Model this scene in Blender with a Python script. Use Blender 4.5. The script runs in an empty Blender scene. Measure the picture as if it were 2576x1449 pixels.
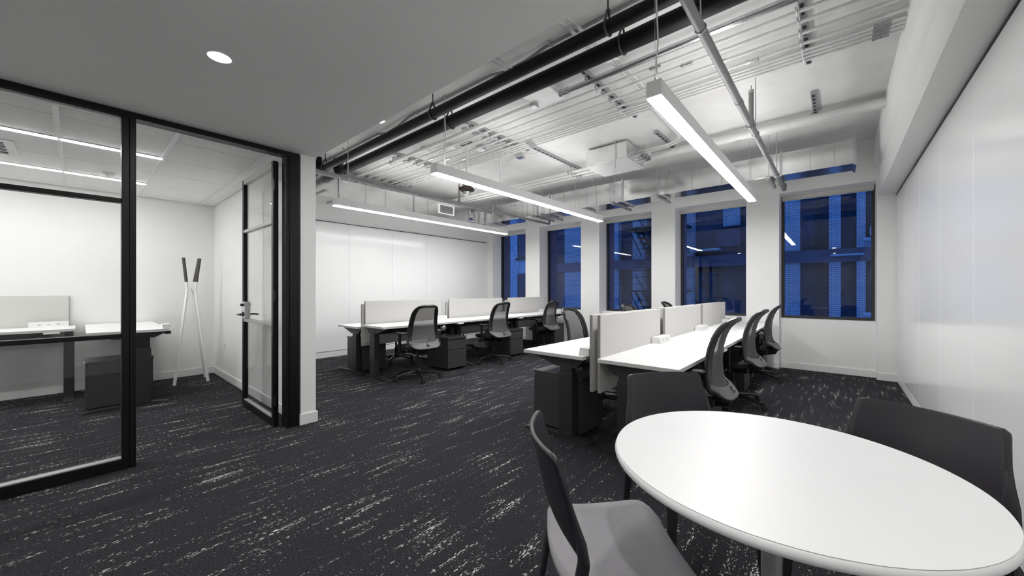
import bpy, bmesh, math, random
from math import pi, sin, cos, radians, sqrt
from mathutils import Vector, Matrix

random.seed(7)
S = bpy.context.scene
C = bpy.context.collection

# ---------------------------------------------------------------- camera
FPX, YAW, HCAM = 943.25, radians(40.852), 1.25
cd = bpy.data.cameras.new('camera'); cam = bpy.data.objects.new('camera', cd); C.objects.link(cam)
cd.sensor_width = 36.0; cd.lens = 36.0 * FPX / 2576.0; cd.shift_y = 4.8 / 2576.0
cd.clip_start = 0.02; cd.clip_end = 200
cam.location = (0, 0, HCAM); cam.rotation_euler = (pi / 2, 0, YAW)
S.camera = cam

# ---------------------------------------------------------------- world, exposure
W = bpy.data.worlds.new('dusk'); S.world = W; W.use_nodes = True
bg = W.node_tree.nodes['Background']
bg.inputs[0].default_value = (0.10, 0.26, 0.78, 1); bg.inputs[1].default_value = 1.5
VS = S.view_settings
VS.view_transform = 'Standard'; VS.look = 'None'; VS.gamma = 1.0; VS.use_curve_mapping = False
VS.exposure = 0.0
PENDANT_DOWN, PENDANT_UP, STRIP, DOWNLIGHT = 53.0, 13.5, 62.0, 520.0

# ---------------------------------------------------------------- materials
def lin(c):
    return tuple((x / 255 / 12.92) if x / 255 <= .04045 else ((x / 255 + .055) / 1.055) ** 2.4 for x in c)

MATS = {}
def nmat(name):
    m = bpy.data.materials.new(name); m.use_nodes = True
    nt = m.node_tree; b = nt.nodes['Principled BSDF']
    MATS[name] = m
    return m, nt, b

def mat(name, rgb, rough=.5, metal=0., var=.0, scale=8., bump=0., bscale=60., spec=.5, stretch=(1, 1, 1), coat=0.):
    m, nt, b = nmat(name)
    col = rgb if len(rgb) == 4 else (*rgb, 1)
    b.inputs['Base Color'].default_value = col
    b.inputs['Roughness'].default_value = rough; b.inputs['Metallic'].default_value = metal
    b.inputs['Specular IOR Level'].default_value = spec
    b.inputs['Coat Weight'].default_value = coat
    tc = nt.nodes.new('ShaderNodeTexCoord'); mp = nt.nodes.new('ShaderNodeMapping')
    mp.inputs['Scale'].default_value = stretch
    nt.links.new(tc.outputs['Object'], mp.inputs['Vector'])
    if var > 0:
        n = nt.nodes.new('ShaderNodeTexNoise'); n.inputs['Scale'].default_value = scale; n.inputs['Detail'].default_value = 4
        nt.links.new(mp.outputs['Vector'], n.inputs['Vector'])
        r = nt.nodes.new('ShaderNodeValToRGB')
        r.color_ramp.elements[0].position = .3; r.color_ramp.elements[1].position = .7
        r.color_ramp.elements[0].color = (*[c * (1 - var) for c in col[:3]], 1)
        r.color_ramp.elements[1].color = (*[min(1, c * (1 + var)) for c in col[:3]], 1)
        nt.links.new(n.outputs['Fac'], r.inputs['Fac']); nt.links.new(r.outputs['Color'], b.inputs['Base Color'])
    if bump > 0:
        n2 = nt.nodes.new('ShaderNodeTexNoise'); n2.inputs['Scale'].default_value = bscale; n2.inputs['Detail'].default_value = 3
        nt.links.new(mp.outputs['Vector'], n2.inputs['Vector'])
        bp = nt.nodes.new('ShaderNodeBump'); bp.inputs['Strength'].default_value = bump; bp.inputs['Distance'].default_value = .01
        nt.links.new(n2.outputs['Fac'], bp.inputs['Height']); nt.links.new(bp.outputs['Normal'], b.inputs['Normal'])
    return m

def emit(name, rgb, strength):
    m, nt, b = nmat(name)
    b.inputs['Base Color'].default_value = (.9, .9, .9, 1)
    b.inputs['Emission Color'].default_value = (*rgb, 1); b.inputs['Emission Strength'].default_value = strength
    return m

def glass(name, tint, refl_rough=.0, ior=1.5):
    m, nt, b = nmat(name)
    nt.nodes.remove(b); out = nt.nodes['Material Output']
    lw = nt.nodes.new('ShaderNodeLayerWeight'); lw.inputs['Blend'].default_value = .5
    pw = nt.nodes.new('ShaderNodeMath'); pw.operation = 'POWER'; pw.inputs[1].default_value = 5
    nt.links.new(lw.outputs['Facing'], pw.inputs[0])
    fr = nt.nodes.new('ShaderNodeMath'); fr.operation = 'MULTIPLY_ADD'; fr.inputs[1].default_value = .8; fr.inputs[2].default_value = .035
    nt.links.new(pw.outputs[0], fr.inputs[0])
    tr = nt.nodes.new('ShaderNodeBsdfTransparent'); tr.inputs[0].default_value = (*tint, 1)
    gl = nt.nodes.new('ShaderNodeBsdfGlossy'); gl.inputs['Roughness'].default_value = refl_rough
    mx = nt.nodes.new('ShaderNodeMixShader')
    nt.links.new(fr.outputs[0], mx.inputs[0]); nt.links.new(tr.outputs[0], mx.inputs[1]); nt.links.new(gl.outputs[0], mx.inputs[2])
    nt.links.new(mx.outputs[0], out.inputs[0])
    return m

def mesh_fabric(name, rgb, open_=.35):
    m, nt, b = nmat(name)
    b.inputs['Base Color'].default_value = (*rgb, 1); b.inputs['Roughness'].default_value = .7
    out = nt.nodes['Material Output']
    tr = nt.nodes.new('ShaderNodeBsdfTransparent'); mx = nt.nodes.new('ShaderNodeMixShader')
    tc = nt.nodes.new('ShaderNodeTexCoord'); ch = nt.nodes.new('ShaderNodeTexNoise'); ch.inputs['Scale'].default_value = 420
    nt.links.new(tc.outputs['Object'], ch.inputs['Vector'])
    mr = nt.nodes.new('ShaderNodeMapRange'); mr.inputs['From Min'].default_value = .3; mr.inputs['From Max'].default_value = .7
    mr.inputs['To Min'].default_value = open_ - .12; mr.inputs['To Max'].default_value = open_ + .12
    nt.links.new(ch.outputs['Fac'], mr.inputs['Value']); nt.links.new(mr.outputs['Result'], mx.inputs[0])
    nt.links.new(b.outputs[0], mx.inputs[1]); nt.links.new(tr.outputs[0], mx.inputs[2]); nt.links.new(mx.outputs[0], out.inputs[0])
    return m

def carpet_mat():
    m, nt, b = nmat('carpet')
    N = nt.nodes.new; L = nt.links.new
    tc = N('ShaderNodeTexCoord')
    def noise(scale, detail, rough=.5, off=(0, 0, 0)):
        mp = N('ShaderNodeMapping'); mp.inputs['Scale'].default_value = scale; mp.inputs['Location'].default_value = off
        L(tc.outputs['Object'], mp.inputs['Vector'])
        n = N('ShaderNodeTexNoise'); n.inputs['Scale'].default_value = 1; n.inputs['Detail'].default_value = detail
        n.inputs['Roughness'].default_value = rough
        L(mp.outputs['Vector'], n.inputs['Vector']); return n.outputs['Fac']
    def math_(op, a, c):
        q = N('ShaderNodeMath'); q.operation = op
        for i, v in enumerate((a, c)):
            if isinstance(v, (int, float)): q.inputs[i].default_value = v
            else: L(v, q.inputs[i])
        return q.outputs[0]
    streak = noise((125, 44, 1), 4, .62)
    band = noise((22, 2.3, 1), 3, .55, (3, 7, 0))
    big = noise((1.6, 1.1, 1), 2, .5, (9, 1, 0))
    fine = noise((230, 120, 1), 2, .7)
    v = math_('ADD', math_('MULTIPLY', streak, .62), math_('ADD', math_('MULTIPLY', band, .50), math_('MULTIPLY', big, .12)))
    v = math_('ADD', v, math_('MULTIPLY', fine, .16))
    mr = N('ShaderNodeMapRange'); mr.interpolation_type = 'SMOOTHSTEP'
    mr.inputs['From Min'].default_value = .800; mr.inputs['From Max'].default_value = .836
    L(v, mr.inputs['Value'])
    ramp = N('ShaderNodeValToRGB'); e = ramp.color_ramp.elements
    e[0].position = .3; e[0].color = (.004, .004, .005, 1); e[1].position = .72; e[1].color = (.060, .060, .068, 1)
    L(fine, ramp.inputs['Fac'])
    mix = N('ShaderNodeMix'); mix.data_type = 'RGBA'
    L(mr.outputs['Result'], mix.inputs['Factor']); L(ramp.outputs['Color'], mix.inputs['A'])
    mix.inputs['B'].default_value = (.64, .64, .62, 1)
    L(mix.outputs['Result'], b.inputs['Base Color'])
    b.inputs['Roughness'].default_value = .95; b.inputs['Specular IOR Level'].default_value = .1
    bp = N('ShaderNodeBump'); bp.inputs['Strength'].default_value = .5; bp.inputs['Distance'].default_value = .006
    L(fine, bp.inputs['Height']); L(bp.outputs['Normal'], b.inputs['Normal'])
    return m

def concrete_mat():
    m, nt, b = nmat('painted_concrete')
    N = nt.nodes.new; L = nt.links.new
    tc = N('ShaderNodeTexCoord')
    n = N('ShaderNodeTexNoise'); n.inputs['Scale'].default_value = 1.3; n.inputs['Detail'].default_value = 6; n.inputs['Roughness'].default_value = .65
    L(tc.outputs['Object'], n.inputs['Vector'])
    r = N('ShaderNodeValToRGB'); e = r.color_ramp.elements
    e[0].position = .25; e[0].color = (.60, .595, .58, 1); e[1].position = .6; e[1].color = (.76, .76, .75, 1)
    L(n.outputs['Fac'], r.inputs['Fac'])
    s = N('ShaderNodeTexNoise'); s.inputs['Scale'].default_value = 9; s.inputs['Detail'].default_value = 8; s.inputs['Roughness'].default_value = .8
    L(tc.outputs['Object'], s.inputs['Vector'])
    mr = N('ShaderNodeMapRange'); mr.inputs['From Min'].default_value = .30; mr.inputs['From Max'].default_value = .26
    L(s.outputs['Fac'], mr.inputs['Value'])
    mix = N('ShaderNodeMix'); mix.data_type = 'RGBA'
    L(mr.outputs['Result'], mix.inputs['Factor']); L(r.outputs['Color'], mix.inputs['A']); mix.inputs['B'].default_value = (.22, .21, .20, 1)
    L(mix.outputs['Result'], b.inputs['Base Color'])
    b.inputs['Roughness'].default_value = .75
    bp = N('ShaderNodeBump'); bp.inputs['Strength'].default_value = .25; bp.inputs['Distance'].default_value = .02
    L(n.outputs['Fac'], bp.inputs['Height']); L(bp.outputs['Normal'], b.inputs['Normal'])
    return m

def brick_mat(name, c1, c2, mortar, sc=1.0):
    m, nt, b = nmat(name)
    N = nt.nodes.new; L = nt.links.new
    tc = N('ShaderNodeTexCoord'); sx = N('ShaderNodeSeparateXYZ'); L(tc.outputs['Object'], sx.inputs[0])
    ad = N('ShaderNodeMath'); ad.operation = 'ADD'; L(sx.outputs['X'], ad.inputs[0]); L(sx.outputs['Y'], ad.inputs[1])
    cb = N('ShaderNodeCombineXYZ'); L(ad.outputs[0], cb.inputs['X']); L(sx.outputs['Z'], cb.inputs['Y'])
    br = N('ShaderNodeTexBrick'); br.inputs['Scale'].default_value = sc
    br.inputs['Brick Width'].default_value = .16; br.inputs['Row Height'].default_value = .048; br.inputs['Mortar Size'].default_value = .006
    br.inputs['Color1'].default_value = (*c1, 1); br.inputs['Color2'].default_value = (*c2, 1); br.inputs['Mortar'].default_value = (*mortar, 1)
    L(cb.outputs[0], br.inputs['Vector']); L(br.outputs['Color'], b.inputs['Base Color'])
    b.inputs['Roughness'].default_value = .9
    bp = N('ShaderNodeBump'); bp.inputs['Strength'].default_value = .6; bp.inputs['Distance'].default_value = .01; bp.invert = True
    L(br.outputs['Fac'], bp.inputs['Height']); L(bp.outputs['Normal'], b.inputs['Normal'])
    return m

wall_m = mat('wall_paint', (.86, .86, .85), .65, var=.012, scale=2, bump=.03, bscale=200)
soffit_m = mat('soffit_paint', (.86, .855, .845), .8, var=.02, scale=1.5, bump=.03, bscale=150)
trim_m = mat('trim_paint', (.82, .82, .81), .45, var=.01)
board_m = mat('white_glass', (.89, .895, .89), .16, var=.006, scale=1, spec=.35)
tile_m = mat('ceiling_tile', (.93, .93, .92), .9, var=.02, scale=40, bump=.08, bscale=220)
grid_m = mat('ceiling_grid', (.84, .84, .84), .4, var=.01)
black_m = mat('black_aluminium', (.0045, .0043, .0045), .42, var=.12, scale=30, bump=.02, bscale=400, spec=.3)
brush_m = mat('grey_aluminium', (.42, .42, .415), .4, metal=.4, var=.05, scale=40)
steel_m = mat('brushed_steel', (.55, .55, .55), .3, metal=1, var=.08, scale=50, stretch=(1, 1, 8))
galv_m = mat('galvanized_sheet', (.80, .805, .80), .16, metal=1, var=.07, scale=5, bump=.04, bscale=6)
zinc_m = mat('zinc_fitting', (.62, .63, .63), .25, metal=1, var=.15, scale=60)
strut_m = mat('strut_channel', (.45, .45, .45), .4, metal=.8, var=.12, scale=30)
condw_m = mat('painted_conduit', (.72, .72, .71), .38, var=.05, scale=14)
pipeg_m = mat('grey_pipe', (.24, .24, .24), .4, var=.08, scale=10)
pipek_m = mat('black_pipe', (.0025, .0025, .0025), .5, var=.5, scale=6, bump=.12, bscale=25, spec=.25)
lightm = mat('light_housing', (.84, .84, .835), .5, var=.01)
desk_m = mat('white_laminate', (.86, .86, .855), .38, var=.008, scale=4)
edge_m = mat('laminate_edge', (.60, .60, .585), .5, var=.02)
graph_m = mat('graphite_metal', (.024, .0225, .0245), .45, var=.06, scale=30, bump=.02, bscale=500)
felt_m = mat('felt_panel', (.62, .61, .59), .95, var=.035, scale=180, bump=.15, bscale=300)
felte_m = mat('felt_edge', (.30, .295, .285), .95, var=.15, scale=220)
ped_m = mat('charcoal_metal', (.043, .041, .044), .42, var=.05, scale=30, bump=.015, bscale=500)
blackpl_m = mat('black_plastic', (.009, .0085, .0095), .42, var=.1, scale=40)
frame_m = mat('chair_frame', (.010, .0095, .010), .35, var=.1, scale=40)
greyback_m = mat('chair_shell', (.13, .128, .128), .45, var=.05, scale=40)
seatf_m = mat('seat_fabric', (.014, .0135, .0145), .9, var=.2, scale=200, bump=.2, bscale=350)
meshb_m = mesh_fabric('mesh_back', (.095, .092, .094), .19)
plum_m = mat('plum_plastic', (.0205, .0175, .0225), .42, var=.04, scale=60, bump=.03, bscale=500)
plums_m = mat('plum_seat_sheen', (.29, .28, .295), .6, var=.04, scale=60, bump=.05, bscale=500)  # plum plastic lightened: overhead sheen painted into the seat colour
whitepl_m = mat('white_plastic', (.80, .80, .79), .4, var=.01)
tabletop_m = mat('table_top', (.87, .87, .87), .42, var=.008, scale=4)
tedge_m = mat('table_edge', (.70, .70, .69), .5, var=.02)
tpost_m = mat('table_post', (.55, .55, .54), .35, metal=.6, var=.04, scale=20)
rackw_m = mat('rack_white', (.82, .82, .81), .4, var=.01)
rackd_m = mat('rack_dark_wood', (.06, .055, .054), .6, var=.25, scale=18, stretch=(6, 6, 1))
rubber_m = mat('rubber', (.02, .02, .02), .8, var=.1)
winf_m = mat('window_frame_metal', (.028, .026, .026), .45, var=.08)
shade_m = mat('shade_cassette', (.58, .575, .56), .6, var=.02)
rust_m = mat('dark_rust', (.05, .035, .03), .7, var=.3, scale=20)
pane_m = glass('clear_glass', (.955, .965, .96))
wpane_m = glass('window_glass', (.80, .84, .90), ior=1.5)
lens_m = emit('light_lens', (1, .99, .985), PENDANT_DOWN)
up_m = emit('uplight_lens', (1, .99, .985), PENDANT_UP)
strip_m = emit('strip_lens', (1, .99, .985), STRIP)
down_m = emit('downlight_lens', (1, .985, .97), DOWNLIGHT)
carpet_m = carpet_mat(); slab_m = concrete_mat()
brick_l = brick_mat('pale_brick_dusk_tint', (.36, .48, .54), (.29, .40, .47), (.13, .16, .20))  # blue of the dusk light tinted into the brick colour
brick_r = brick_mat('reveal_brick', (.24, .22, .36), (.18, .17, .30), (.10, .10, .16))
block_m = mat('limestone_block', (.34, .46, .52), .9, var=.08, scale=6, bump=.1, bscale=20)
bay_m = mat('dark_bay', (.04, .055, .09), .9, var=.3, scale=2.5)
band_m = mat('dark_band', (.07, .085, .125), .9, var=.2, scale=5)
iron_m = mat('fire_escape_iron', (.03, .03, .035), .8, var=.3, scale=15)
ground_m = mat('asphalt', (.04, .04, .05), .9, var=.3, scale=6)

# ---------------------------------------------------------------- mesh builder
class MB:
    def __init__(s): s.bm = bmesh.new(); s.round = False
    def box(s, a, b, bev=0, seg=2, M=None):
        x0, y0, z0 = [min(p, q) for p, q in zip(a, b)]; x1, y1, z1 = [max(p, q) for p, q in zip(a, b)]
        vs = [s.bm.verts.new(v) for v in ((x0, y0, z0), (x1, y0, z0), (x1, y1, z0), (x0, y1, z0), (x0, y0, z1), (x1, y0, z1), (x1, y1, z1), (x0, y1, z1))]
        fs = [s.bm.faces.new([vs[i] for i in f]) for f in ((3, 2, 1, 0), (4, 5, 6, 7), (0, 1, 5, 4), (1, 2, 6, 5), (2, 3, 7, 6), (3, 0, 4, 7))]
        if M is not None: bmesh.ops.transform(s.bm, matrix=M, verts=vs)
        if bev > 0:
            ed = list({e for f in fs for e in f.edges})
            bmesh.ops.bevel(s.bm, geom=ed, offset=bev, segments=seg, affect='EDGES', profile=.5)
        return s
    def prism(s, poly, axis, a, b):
        def P(u, v, w):
            return {'x': (w, u, v), 'y': (u, w, v), 'z': (u, v, w)}[axis]
        A = [s.bm.verts.new(P(u, v, a)) for u, v in poly]; B = [s.bm.verts.new(P(u, v, b)) for u, v in poly]
        n = len(poly)
        s.bm.faces.new(A[::-1]); s.bm.faces.new(B)
        for i in range(n): s.bm.faces.new((A[i], A[(i + 1) % n], B[(i + 1) % n], B[i]))
        return s
    def tube(s, pts, r, n=10, closed=False, sy=1.0, cap=True):
        s.round = True
        pts = [Vector(p) for p in pts]; k = len(pts)
        rs = r if isinstance(r, (list, tuple)) else [r] * k
        tang = []
        for i in range(k):
            if closed: t = pts[(i + 1) % k] - pts[i - 1]
            elif i == 0: t = pts[1] - pts[0]
            elif i == k - 1: t = pts[-1] - pts[-2]
            else: t = (pts[i + 1] - pts[i]).normalized() + (pts[i] - pts[i - 1]).normalized()
            tang.append(t.normalized())
        up = Vector((0, 0, 1)) if abs(tang[0].z) < .9 else Vector((1, 0, 0))
        u = tang[0].cross(up).normalized(); rings = []
        for i in range(k):
            u = (u - tang[i] * u.dot(tang[i])).normalized(); v = tang[i].cross(u)
            rings.append([s.bm.verts.new(pts[i] + (u * cos(2 * pi * j / n) + v * sin(2 * pi * j / n) * sy) * rs[i]) for j in range(n)])
        m = k if closed else k - 1
        for i in range(m):
            A, B = rings[i], rings[(i + 1) % k]
            for j in range(n): s.bm.faces.new((A[j], A[(j + 1) % n], B[(j + 1) % n], B[j]))
        if not closed and cap:
            s.bm.faces.new(rings[0][::-1]); s.bm.faces.new(rings[-1])
        return s
    def cyl(s, a, b, r, n=14): return s.tube([a, b], r, n)
    def lathe(s, prof, n=32, c=(0, 0, 0)):
        s.round = True
        rings = []
        for r, z in prof:
            if r < 1e-6: rings.append([s.bm.verts.new((c[0], c[1], c[2] + z))])
            else: rings.append([s.bm.verts.new((c[0] + r * cos(2 * pi * j / n), c[1] + r * sin(2 * pi * j / n), c[2] + z)) for j in range(n)])
        for A, B in zip(rings, rings[1:]):
            for j in range(n):
                k = (j + 1) % n
                if len(A) == 1: s.bm.faces.new((A[0], B[j], B[k])) if len(B) > 1 else None
                elif len(B) == 1: s.bm.faces.new((A[j], A[k], B[0]))
                else: s.bm.faces.new((A[j], A[k], B[k], B[j]))
        return s
    def grid(s, rows):
        s.round = True
        V = [[s.bm.verts.new(p) for p in r] for r in rows]
        for A, B in zip(V, V[1:]):
            for j in range(len(A) - 1): s.bm.faces.new((A[j], A[j + 1], B[j + 1], B[j]))
        return s
    def build(s, name, m, parent=None, smooth=True, loc=None, ang=35):
        bmesh.ops.recalc_face_normals(s.bm, faces=s.bm.faces)
        me = bpy.data.meshes.new(name); s.bm.to_mesh(me); s.bm.free()
        me.materials.append(m)
        if smooth and s.round:
            me.shade_smooth(); me.set_sharp_from_angle(angle=radians(ang))
        o = bpy.data.objects.new(name, me); C.objects.link(o)
        if parent: o.parent = parent
        if loc: o.location = loc
        return o

def box(name, a, b, m, parent=None, bev=0): return MB().box(a, b, bev).build(name, m, parent)
def tag(o, label, cat, group=None):
    o['label'] = label; o['category'] = cat
    if group: o['group'] = group
    return o
def empty(name, loc=(0, 0, 0), rz=0):
    o = bpy.data.objects.new(name, None); C.objects.link(o); o.location = loc; o.rotation_euler = (0, 0, rz)
    o.empty_display_size = .05
    return o
def thing(name, label, cat, loc=(0, 0, 0), rz=0, group=None): return tag(empty(name, loc, rz), label, cat, group)
def struct(o):
    o['kind'] = 'structure'; return o
def solid(o, t, off=0):
    md = o.modifiers.new('thickness', 'SOLIDIFY'); md.thickness = t; md.offset = off; return o
def copy_tree(o, parent=None):
    c = o.copy(); C.objects.link(c); c.parent = parent
    for ch in o.children: copy_tree(ch, c)
    return c
def place(root, loc, rz, label, group=None):
    c = copy_tree(root); c.location = loc; c.rotation_euler = (0, 0, rz); c['label'] = label
    if group: c['group'] = group
    return c

# ================================================================ THE SETTING
XL, XR = -7.12, .64            # side walls
YC, YS, YG = 7.27, 7.42, 7.63  # pier face, spandrel face, window plane
ZS, ZC = 2.505, 3.37           # soffit and slab undersides
ZSILL, ZHEAD = .795, 2.775
OPEN = [(-6.97, -5.843), (-5.409, -4.272), (-3.827, -2.711), (-2.270, -1.135), (-.685, .428)]

struct(box('floor', (XL - .3, -2.9, -.12), (XR + .3, YS + .2, 0), carpet_m))
struct(box('ceiling', (XL - .3, 1.3, ZC), (XR + .3, 8.0, ZC + .2), slab_m))
struct(box('ceiling_soffit', (-3.77, -2.7, ZS), (XR, 1.477, ZC - .001), soffit_m))
struct(box('wall_right', (XR, -2.9, 0), (XR + .2, 8.0, ZC), wall_m))
struct(box('wall_left', (XL - .2, -2.9, 0), (XL, 8.0, ZC), wall_m))
struct(box('wall_back', (XL, -2.9, 0), (XR, -2.7, ZC), wall_m))
# window wall: piers, spandrels and head in one shell
w = MB()
edges = [XL] + [v for o_ in OPEN for v in o_] + [XR]
for i in range(0, len(edges), 2):
    w.box((edges[i], YC, 0), (edges[i + 1], 7.66, ZC))
for a, b in OPEN:
    w.box((a, YS, 0), (b, 7.66, ZSILL)); w.box((a, YC, ZHEAD), (b, 7.66, ZC))
struct(w.build('wall_window', wall_m))
# wall between the small office and the open office, with the white end return
struct(box('wall_office', (XL, 1.345, 0), (-3.745, 1.477, ZC), wall_m))
# right-hand beam; the chamfer is shaped in for a band of shade on its face
b_ = MB().prism([(XR, 2.555), (.440, 2.555), (.440, 2.87), (.405, 3.05), (.405, ZC), (XR, ZC)], 'y', 1.477, YC)
struct(b_.build('ceiling_beam', wall_m, smooth=False))
# baseboards
def base(name, a, b):
    struct(box(name, a, b, trim_m, bev=.004))
base('baseboard_right', (XR - .014, -2.7, 0), (XR, YC, .10))
base('baseboard_left', (XL, 1.477, 0), (XL + .014, YC, .10))
base('baseboard_office_left', (XL, -2.7, 0), (XL + .014, 1.345, .10))
base('baseboard_office_right', (XL, 1.331, 0), (-3.87, 1.345, .10))
base('baseboard_office_back', (-3.87, 1.477, 0), (XL + .014, 1.491, .10))
m_ = MB()
m_.box((-3.76, 1.334, 0), (-3.731, 1.491, .10), .003)
struct(m_.build('baseboard_column', trim_m))
m_ = MB()
for i in range(0, len(edges), 2): m_.box((edges[i], YC - .014, 0), (edges[i + 1], YC + .01, .10), .003)
for a, b in OPEN: m_.box((a, YS - .014, 0), (b, YS + .01, .10), .003)
struct(m_.build('baseboard_window', trim_m))

# ---- windows
for i, (a, b) in enumerate(OPEN):
    r = struct(empty('window_%d' % (i + 1), ((a + b) / 2, YG, ZSILL)))
    hw = (b - a) / 2; H = ZHEAD - ZSILL
    f = MB(); t = .038
    f.box((-hw, -.03, 0), (-hw + t, .05, H), .003); f.box((hw - t, -.03, 0), (hw, .05, H), .003)
    f.box((-hw + t, -.03, 0), (hw - t, .05, t), .003); f.box((-hw + t, -.03, H - t), (hw - t, .05, H), .003)
    f.build('window_frame', winf_m, r)
    box('pane', (-hw + t, .005, t), (hw - t, .013, H - t), wpane_m, r)
    sh = MB().box((-hw + .01, -.10, H - .065), (hw - .01, -.034, H), .006).build('shade_cassette', shade_m, r)
    box('hem_bar', (-hw + .02, -.075, H - .078), (hw - .02, -.055, H - .064), shade_m, sh, .003)
    # outside brick reveals
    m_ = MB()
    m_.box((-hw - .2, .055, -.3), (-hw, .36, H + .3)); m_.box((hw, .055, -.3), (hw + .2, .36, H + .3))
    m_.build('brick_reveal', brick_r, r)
    box('outer_sill', (-hw - .02, .055, -.12), (hw + .02, .40, 0.0), block_m, r)

# ---- glass whiteboards made of panels
def whiteboard(name, x, seams, z0, z1, sgn, label):
    r = thing(name, label, 'whiteboard', (x + sgn * .002, seams[0], z0))
    for a, b in zip(seams, seams[1:]):
        box('panel', (0, a - seams[0] + .0015, 0), (sgn * .018, b - seams[0] - .0015, z1 - z0), board_m, r, .002)
    box('top_shadow_gap', (0, 0, z1 - z0), (sgn * .024, seams[-1] - seams[0], z1 - z0 + .012), black_m, r)  # black strip put in for the shadow gap above the panels
    return r
whiteboard('glass_whiteboard', XR, [-2.65, -1.36, -.39, .58, 1.55, 2.52, 3.49, 4.46, 5.43, 6.40, 7.25], .112, 2.535, -1,
           'full-height white glass board covering the right-hand wall, reflecting the window')
whiteboard('glass_whiteboard', XL, [1.60, 2.47, 3.41, 4.35, 5.20, 6.41, 7.16], .115, 2.505, 1,
           'long white glass board on the far left wall behind the desks')

# ---- interior glazed partition (window_6) and open door
GX = -3.80
pr = struct(empty('window_6', (GX, 0, 0)))
def pbox(name, y0, z0, y1, z1, x0=-.05, x1=.05, m=black_m, parent=pr, bev=.003): return box(name, (x0, y0, z0), (x1, y1, z1), m, parent, bev)
pbox('head_rail', -2.7, 2.462, 1.334, 2.503)
pbox('mullion', .196, 0, .234, 2.462); pbox('mullion', .236, 0, .268, 2.462)
pbox('mullion', -1.30, 0, -1.25, 2.462)
pbox('jamb', 1.222, 0, 1.250, 2.462, -.05, .05); pbox('jamb', 1.252, 0, 1.333, 2.462, -.046, .054)
for y0, y1 in ((-1.25, .196), (-2.7, -1.30)):
    pbox('transom', y0, 1.858, y1, 1.889, -.03, .03)
    pbox('mid_rail', y0, .912, y1, .943, -.03, .03)
    sl = pbox('sill_rail', y0, 0, y1, .075, -.03, .05)
    pbox('glazing_bead', y0, .0752, y1, .083, -.012, .046, brush_m, sl, .001)
    tp = pbox('glazing_bead', y0, 2.445, y1, 2.461, -.02, .02, brush_m, pr, .002)
    for z0, z1 in ((.083, .912), (.943, 1.858), (1.889, 2.445)):
        pbox('pane', y0, z0, y1, z1, -.005, .005, pane_m, pr, 0)

dr = struct(empty('door_1', (-3.865, 1.178, 0)))
DW, DH = .985, 2.425
def dbox(name, x0, z0, x1, z1, y0=-.022, y1=.022, m=black_m, parent=dr, bev=.003): return box(name, (-x0, y0, z0), (-x1, y1, z1), m, parent, bev)
dbox('hinge_stile', 0, .008, .05, DH); dbox('lock_stile', DW - .05, .008, DW, DH)
dbox('top_rail', .05, DH - .05, DW - .05, DH, m=brush_m); bt = dbox('bottom_rail', .05, .008, DW - .05, .075)
dbox('glazing_bead', .05, .0752, DW - .05, .085, -.018, .018, brush_m, bt, .001)
dbox('transom', .05, 1.858, DW - .05, 1.889, m=brush_m)
dbox('mid_rail', .05, .912, DW - .05, .943, m=brush_m)
for z0, z1 in ((.085, .912), (.943, 1.858), (1.889, DH - .05)):
    dbox('pane', .05, z0, DW - .05, z1, -.005, .005, pane_m, dr, 0)
lk = dbox('lock_case', DW - .115, .945, DW + .004, 1.125, -.026, .026, steel_m)
hx = -(DW - .05)
for sgn, nm in ((-1, 'lever_handle'), (1, 'lever_handle')):
    h = MB().cyl((hx, sgn * .026, .99), (hx, sgn * .034, .99), .026, 18)
    h.tube([(hx, sgn * .03, .99), (hx, sgn * .07, .99), (hx + .015, sgn * .078, .99), (hx + .12, sgn * .078, .99)], .009, 10)
    h.build(nm, blackpl_m, dr)
MB().cyl((hx - .0, -.05, 1.09), (hx, .04, 1.09), .014, 14).build('lock_cylinder', blackpl_m, lk)
for z in (.25, 1.2, 2.2):
    MB().cyl((.012, -.012, z - .05), (.012, -.012, z + .05), .011, 10).build('hinge', blackpl_m, dr)

# ---- small office lay-in ceiling
rc = struct(empty('ceiling_office', (0, 0, 2.515)))
tx = [-7.12, -6.90, -6.25, -5.575, -4.93, -4.27, -3.85]
ty = [-2.7, -2.01, -1.375, -.74, -.105, .53, 1.17, 1.345]
SL = {(-6.25): 1, (-4.93): 1}
for i in range(len(tx) - 1):
    for j in range(len(ty) - 1):
        a0 = tx[i] + (.062 if tx[i] in SL and ty[j] < .5 else .004); a1 = tx[i + 1] - .004
        box('ceiling_tile', (a0, ty[j] + .006, 0), (a1, ty[j + 1] - .006, .02), tile_m, rc, .002)
for y in ty[1:-1]:
    box('grid_tee', (-7.12, y - .015, -.010), (-3.85, y + .015, .03), grid_m, rc)
for x in tx[1:-1]:
    box('grid_tee', (x - .004, -2.7, .008), (x + .004, 1.345, .03), strut_m, rc)
box('cover_board', (-7.12, -2.7, .035), (-3.77, 1.345, .06), tile_m, rc)
for x, lb in ((-4.93, 'recessed strip light in the small office ceiling nearest the glass'), (-6.25, 'recessed strip light in the small office ceiling nearest the back wall')):
    t = thing('strip_light', lb, 'light', (x + .032, 0, 2.515), 0, 'office ceiling strip lights')
    for y0, y1 in ((-2.69, -1.39), (-1.37, -.115), (-.095, .522)):
        box('lens', (-.024, y0, -.012), (.024, y1, .004), strip_m, t)
    m_ = MB(); m_.box((-.034, -2.69, -.008), (-.028, .524, .03)); m_.box((.028, -2.69, -.008), (.034, .524, .03)); m_.box((-.034, .522, -.008), (.034, .528, .03))
    m_.build('trim', grid_m, t)
t = thing('smoke_detector', 'round white smoke detector on the small office ceiling', 'detector', (-5.96, .21, 2.515))
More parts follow.
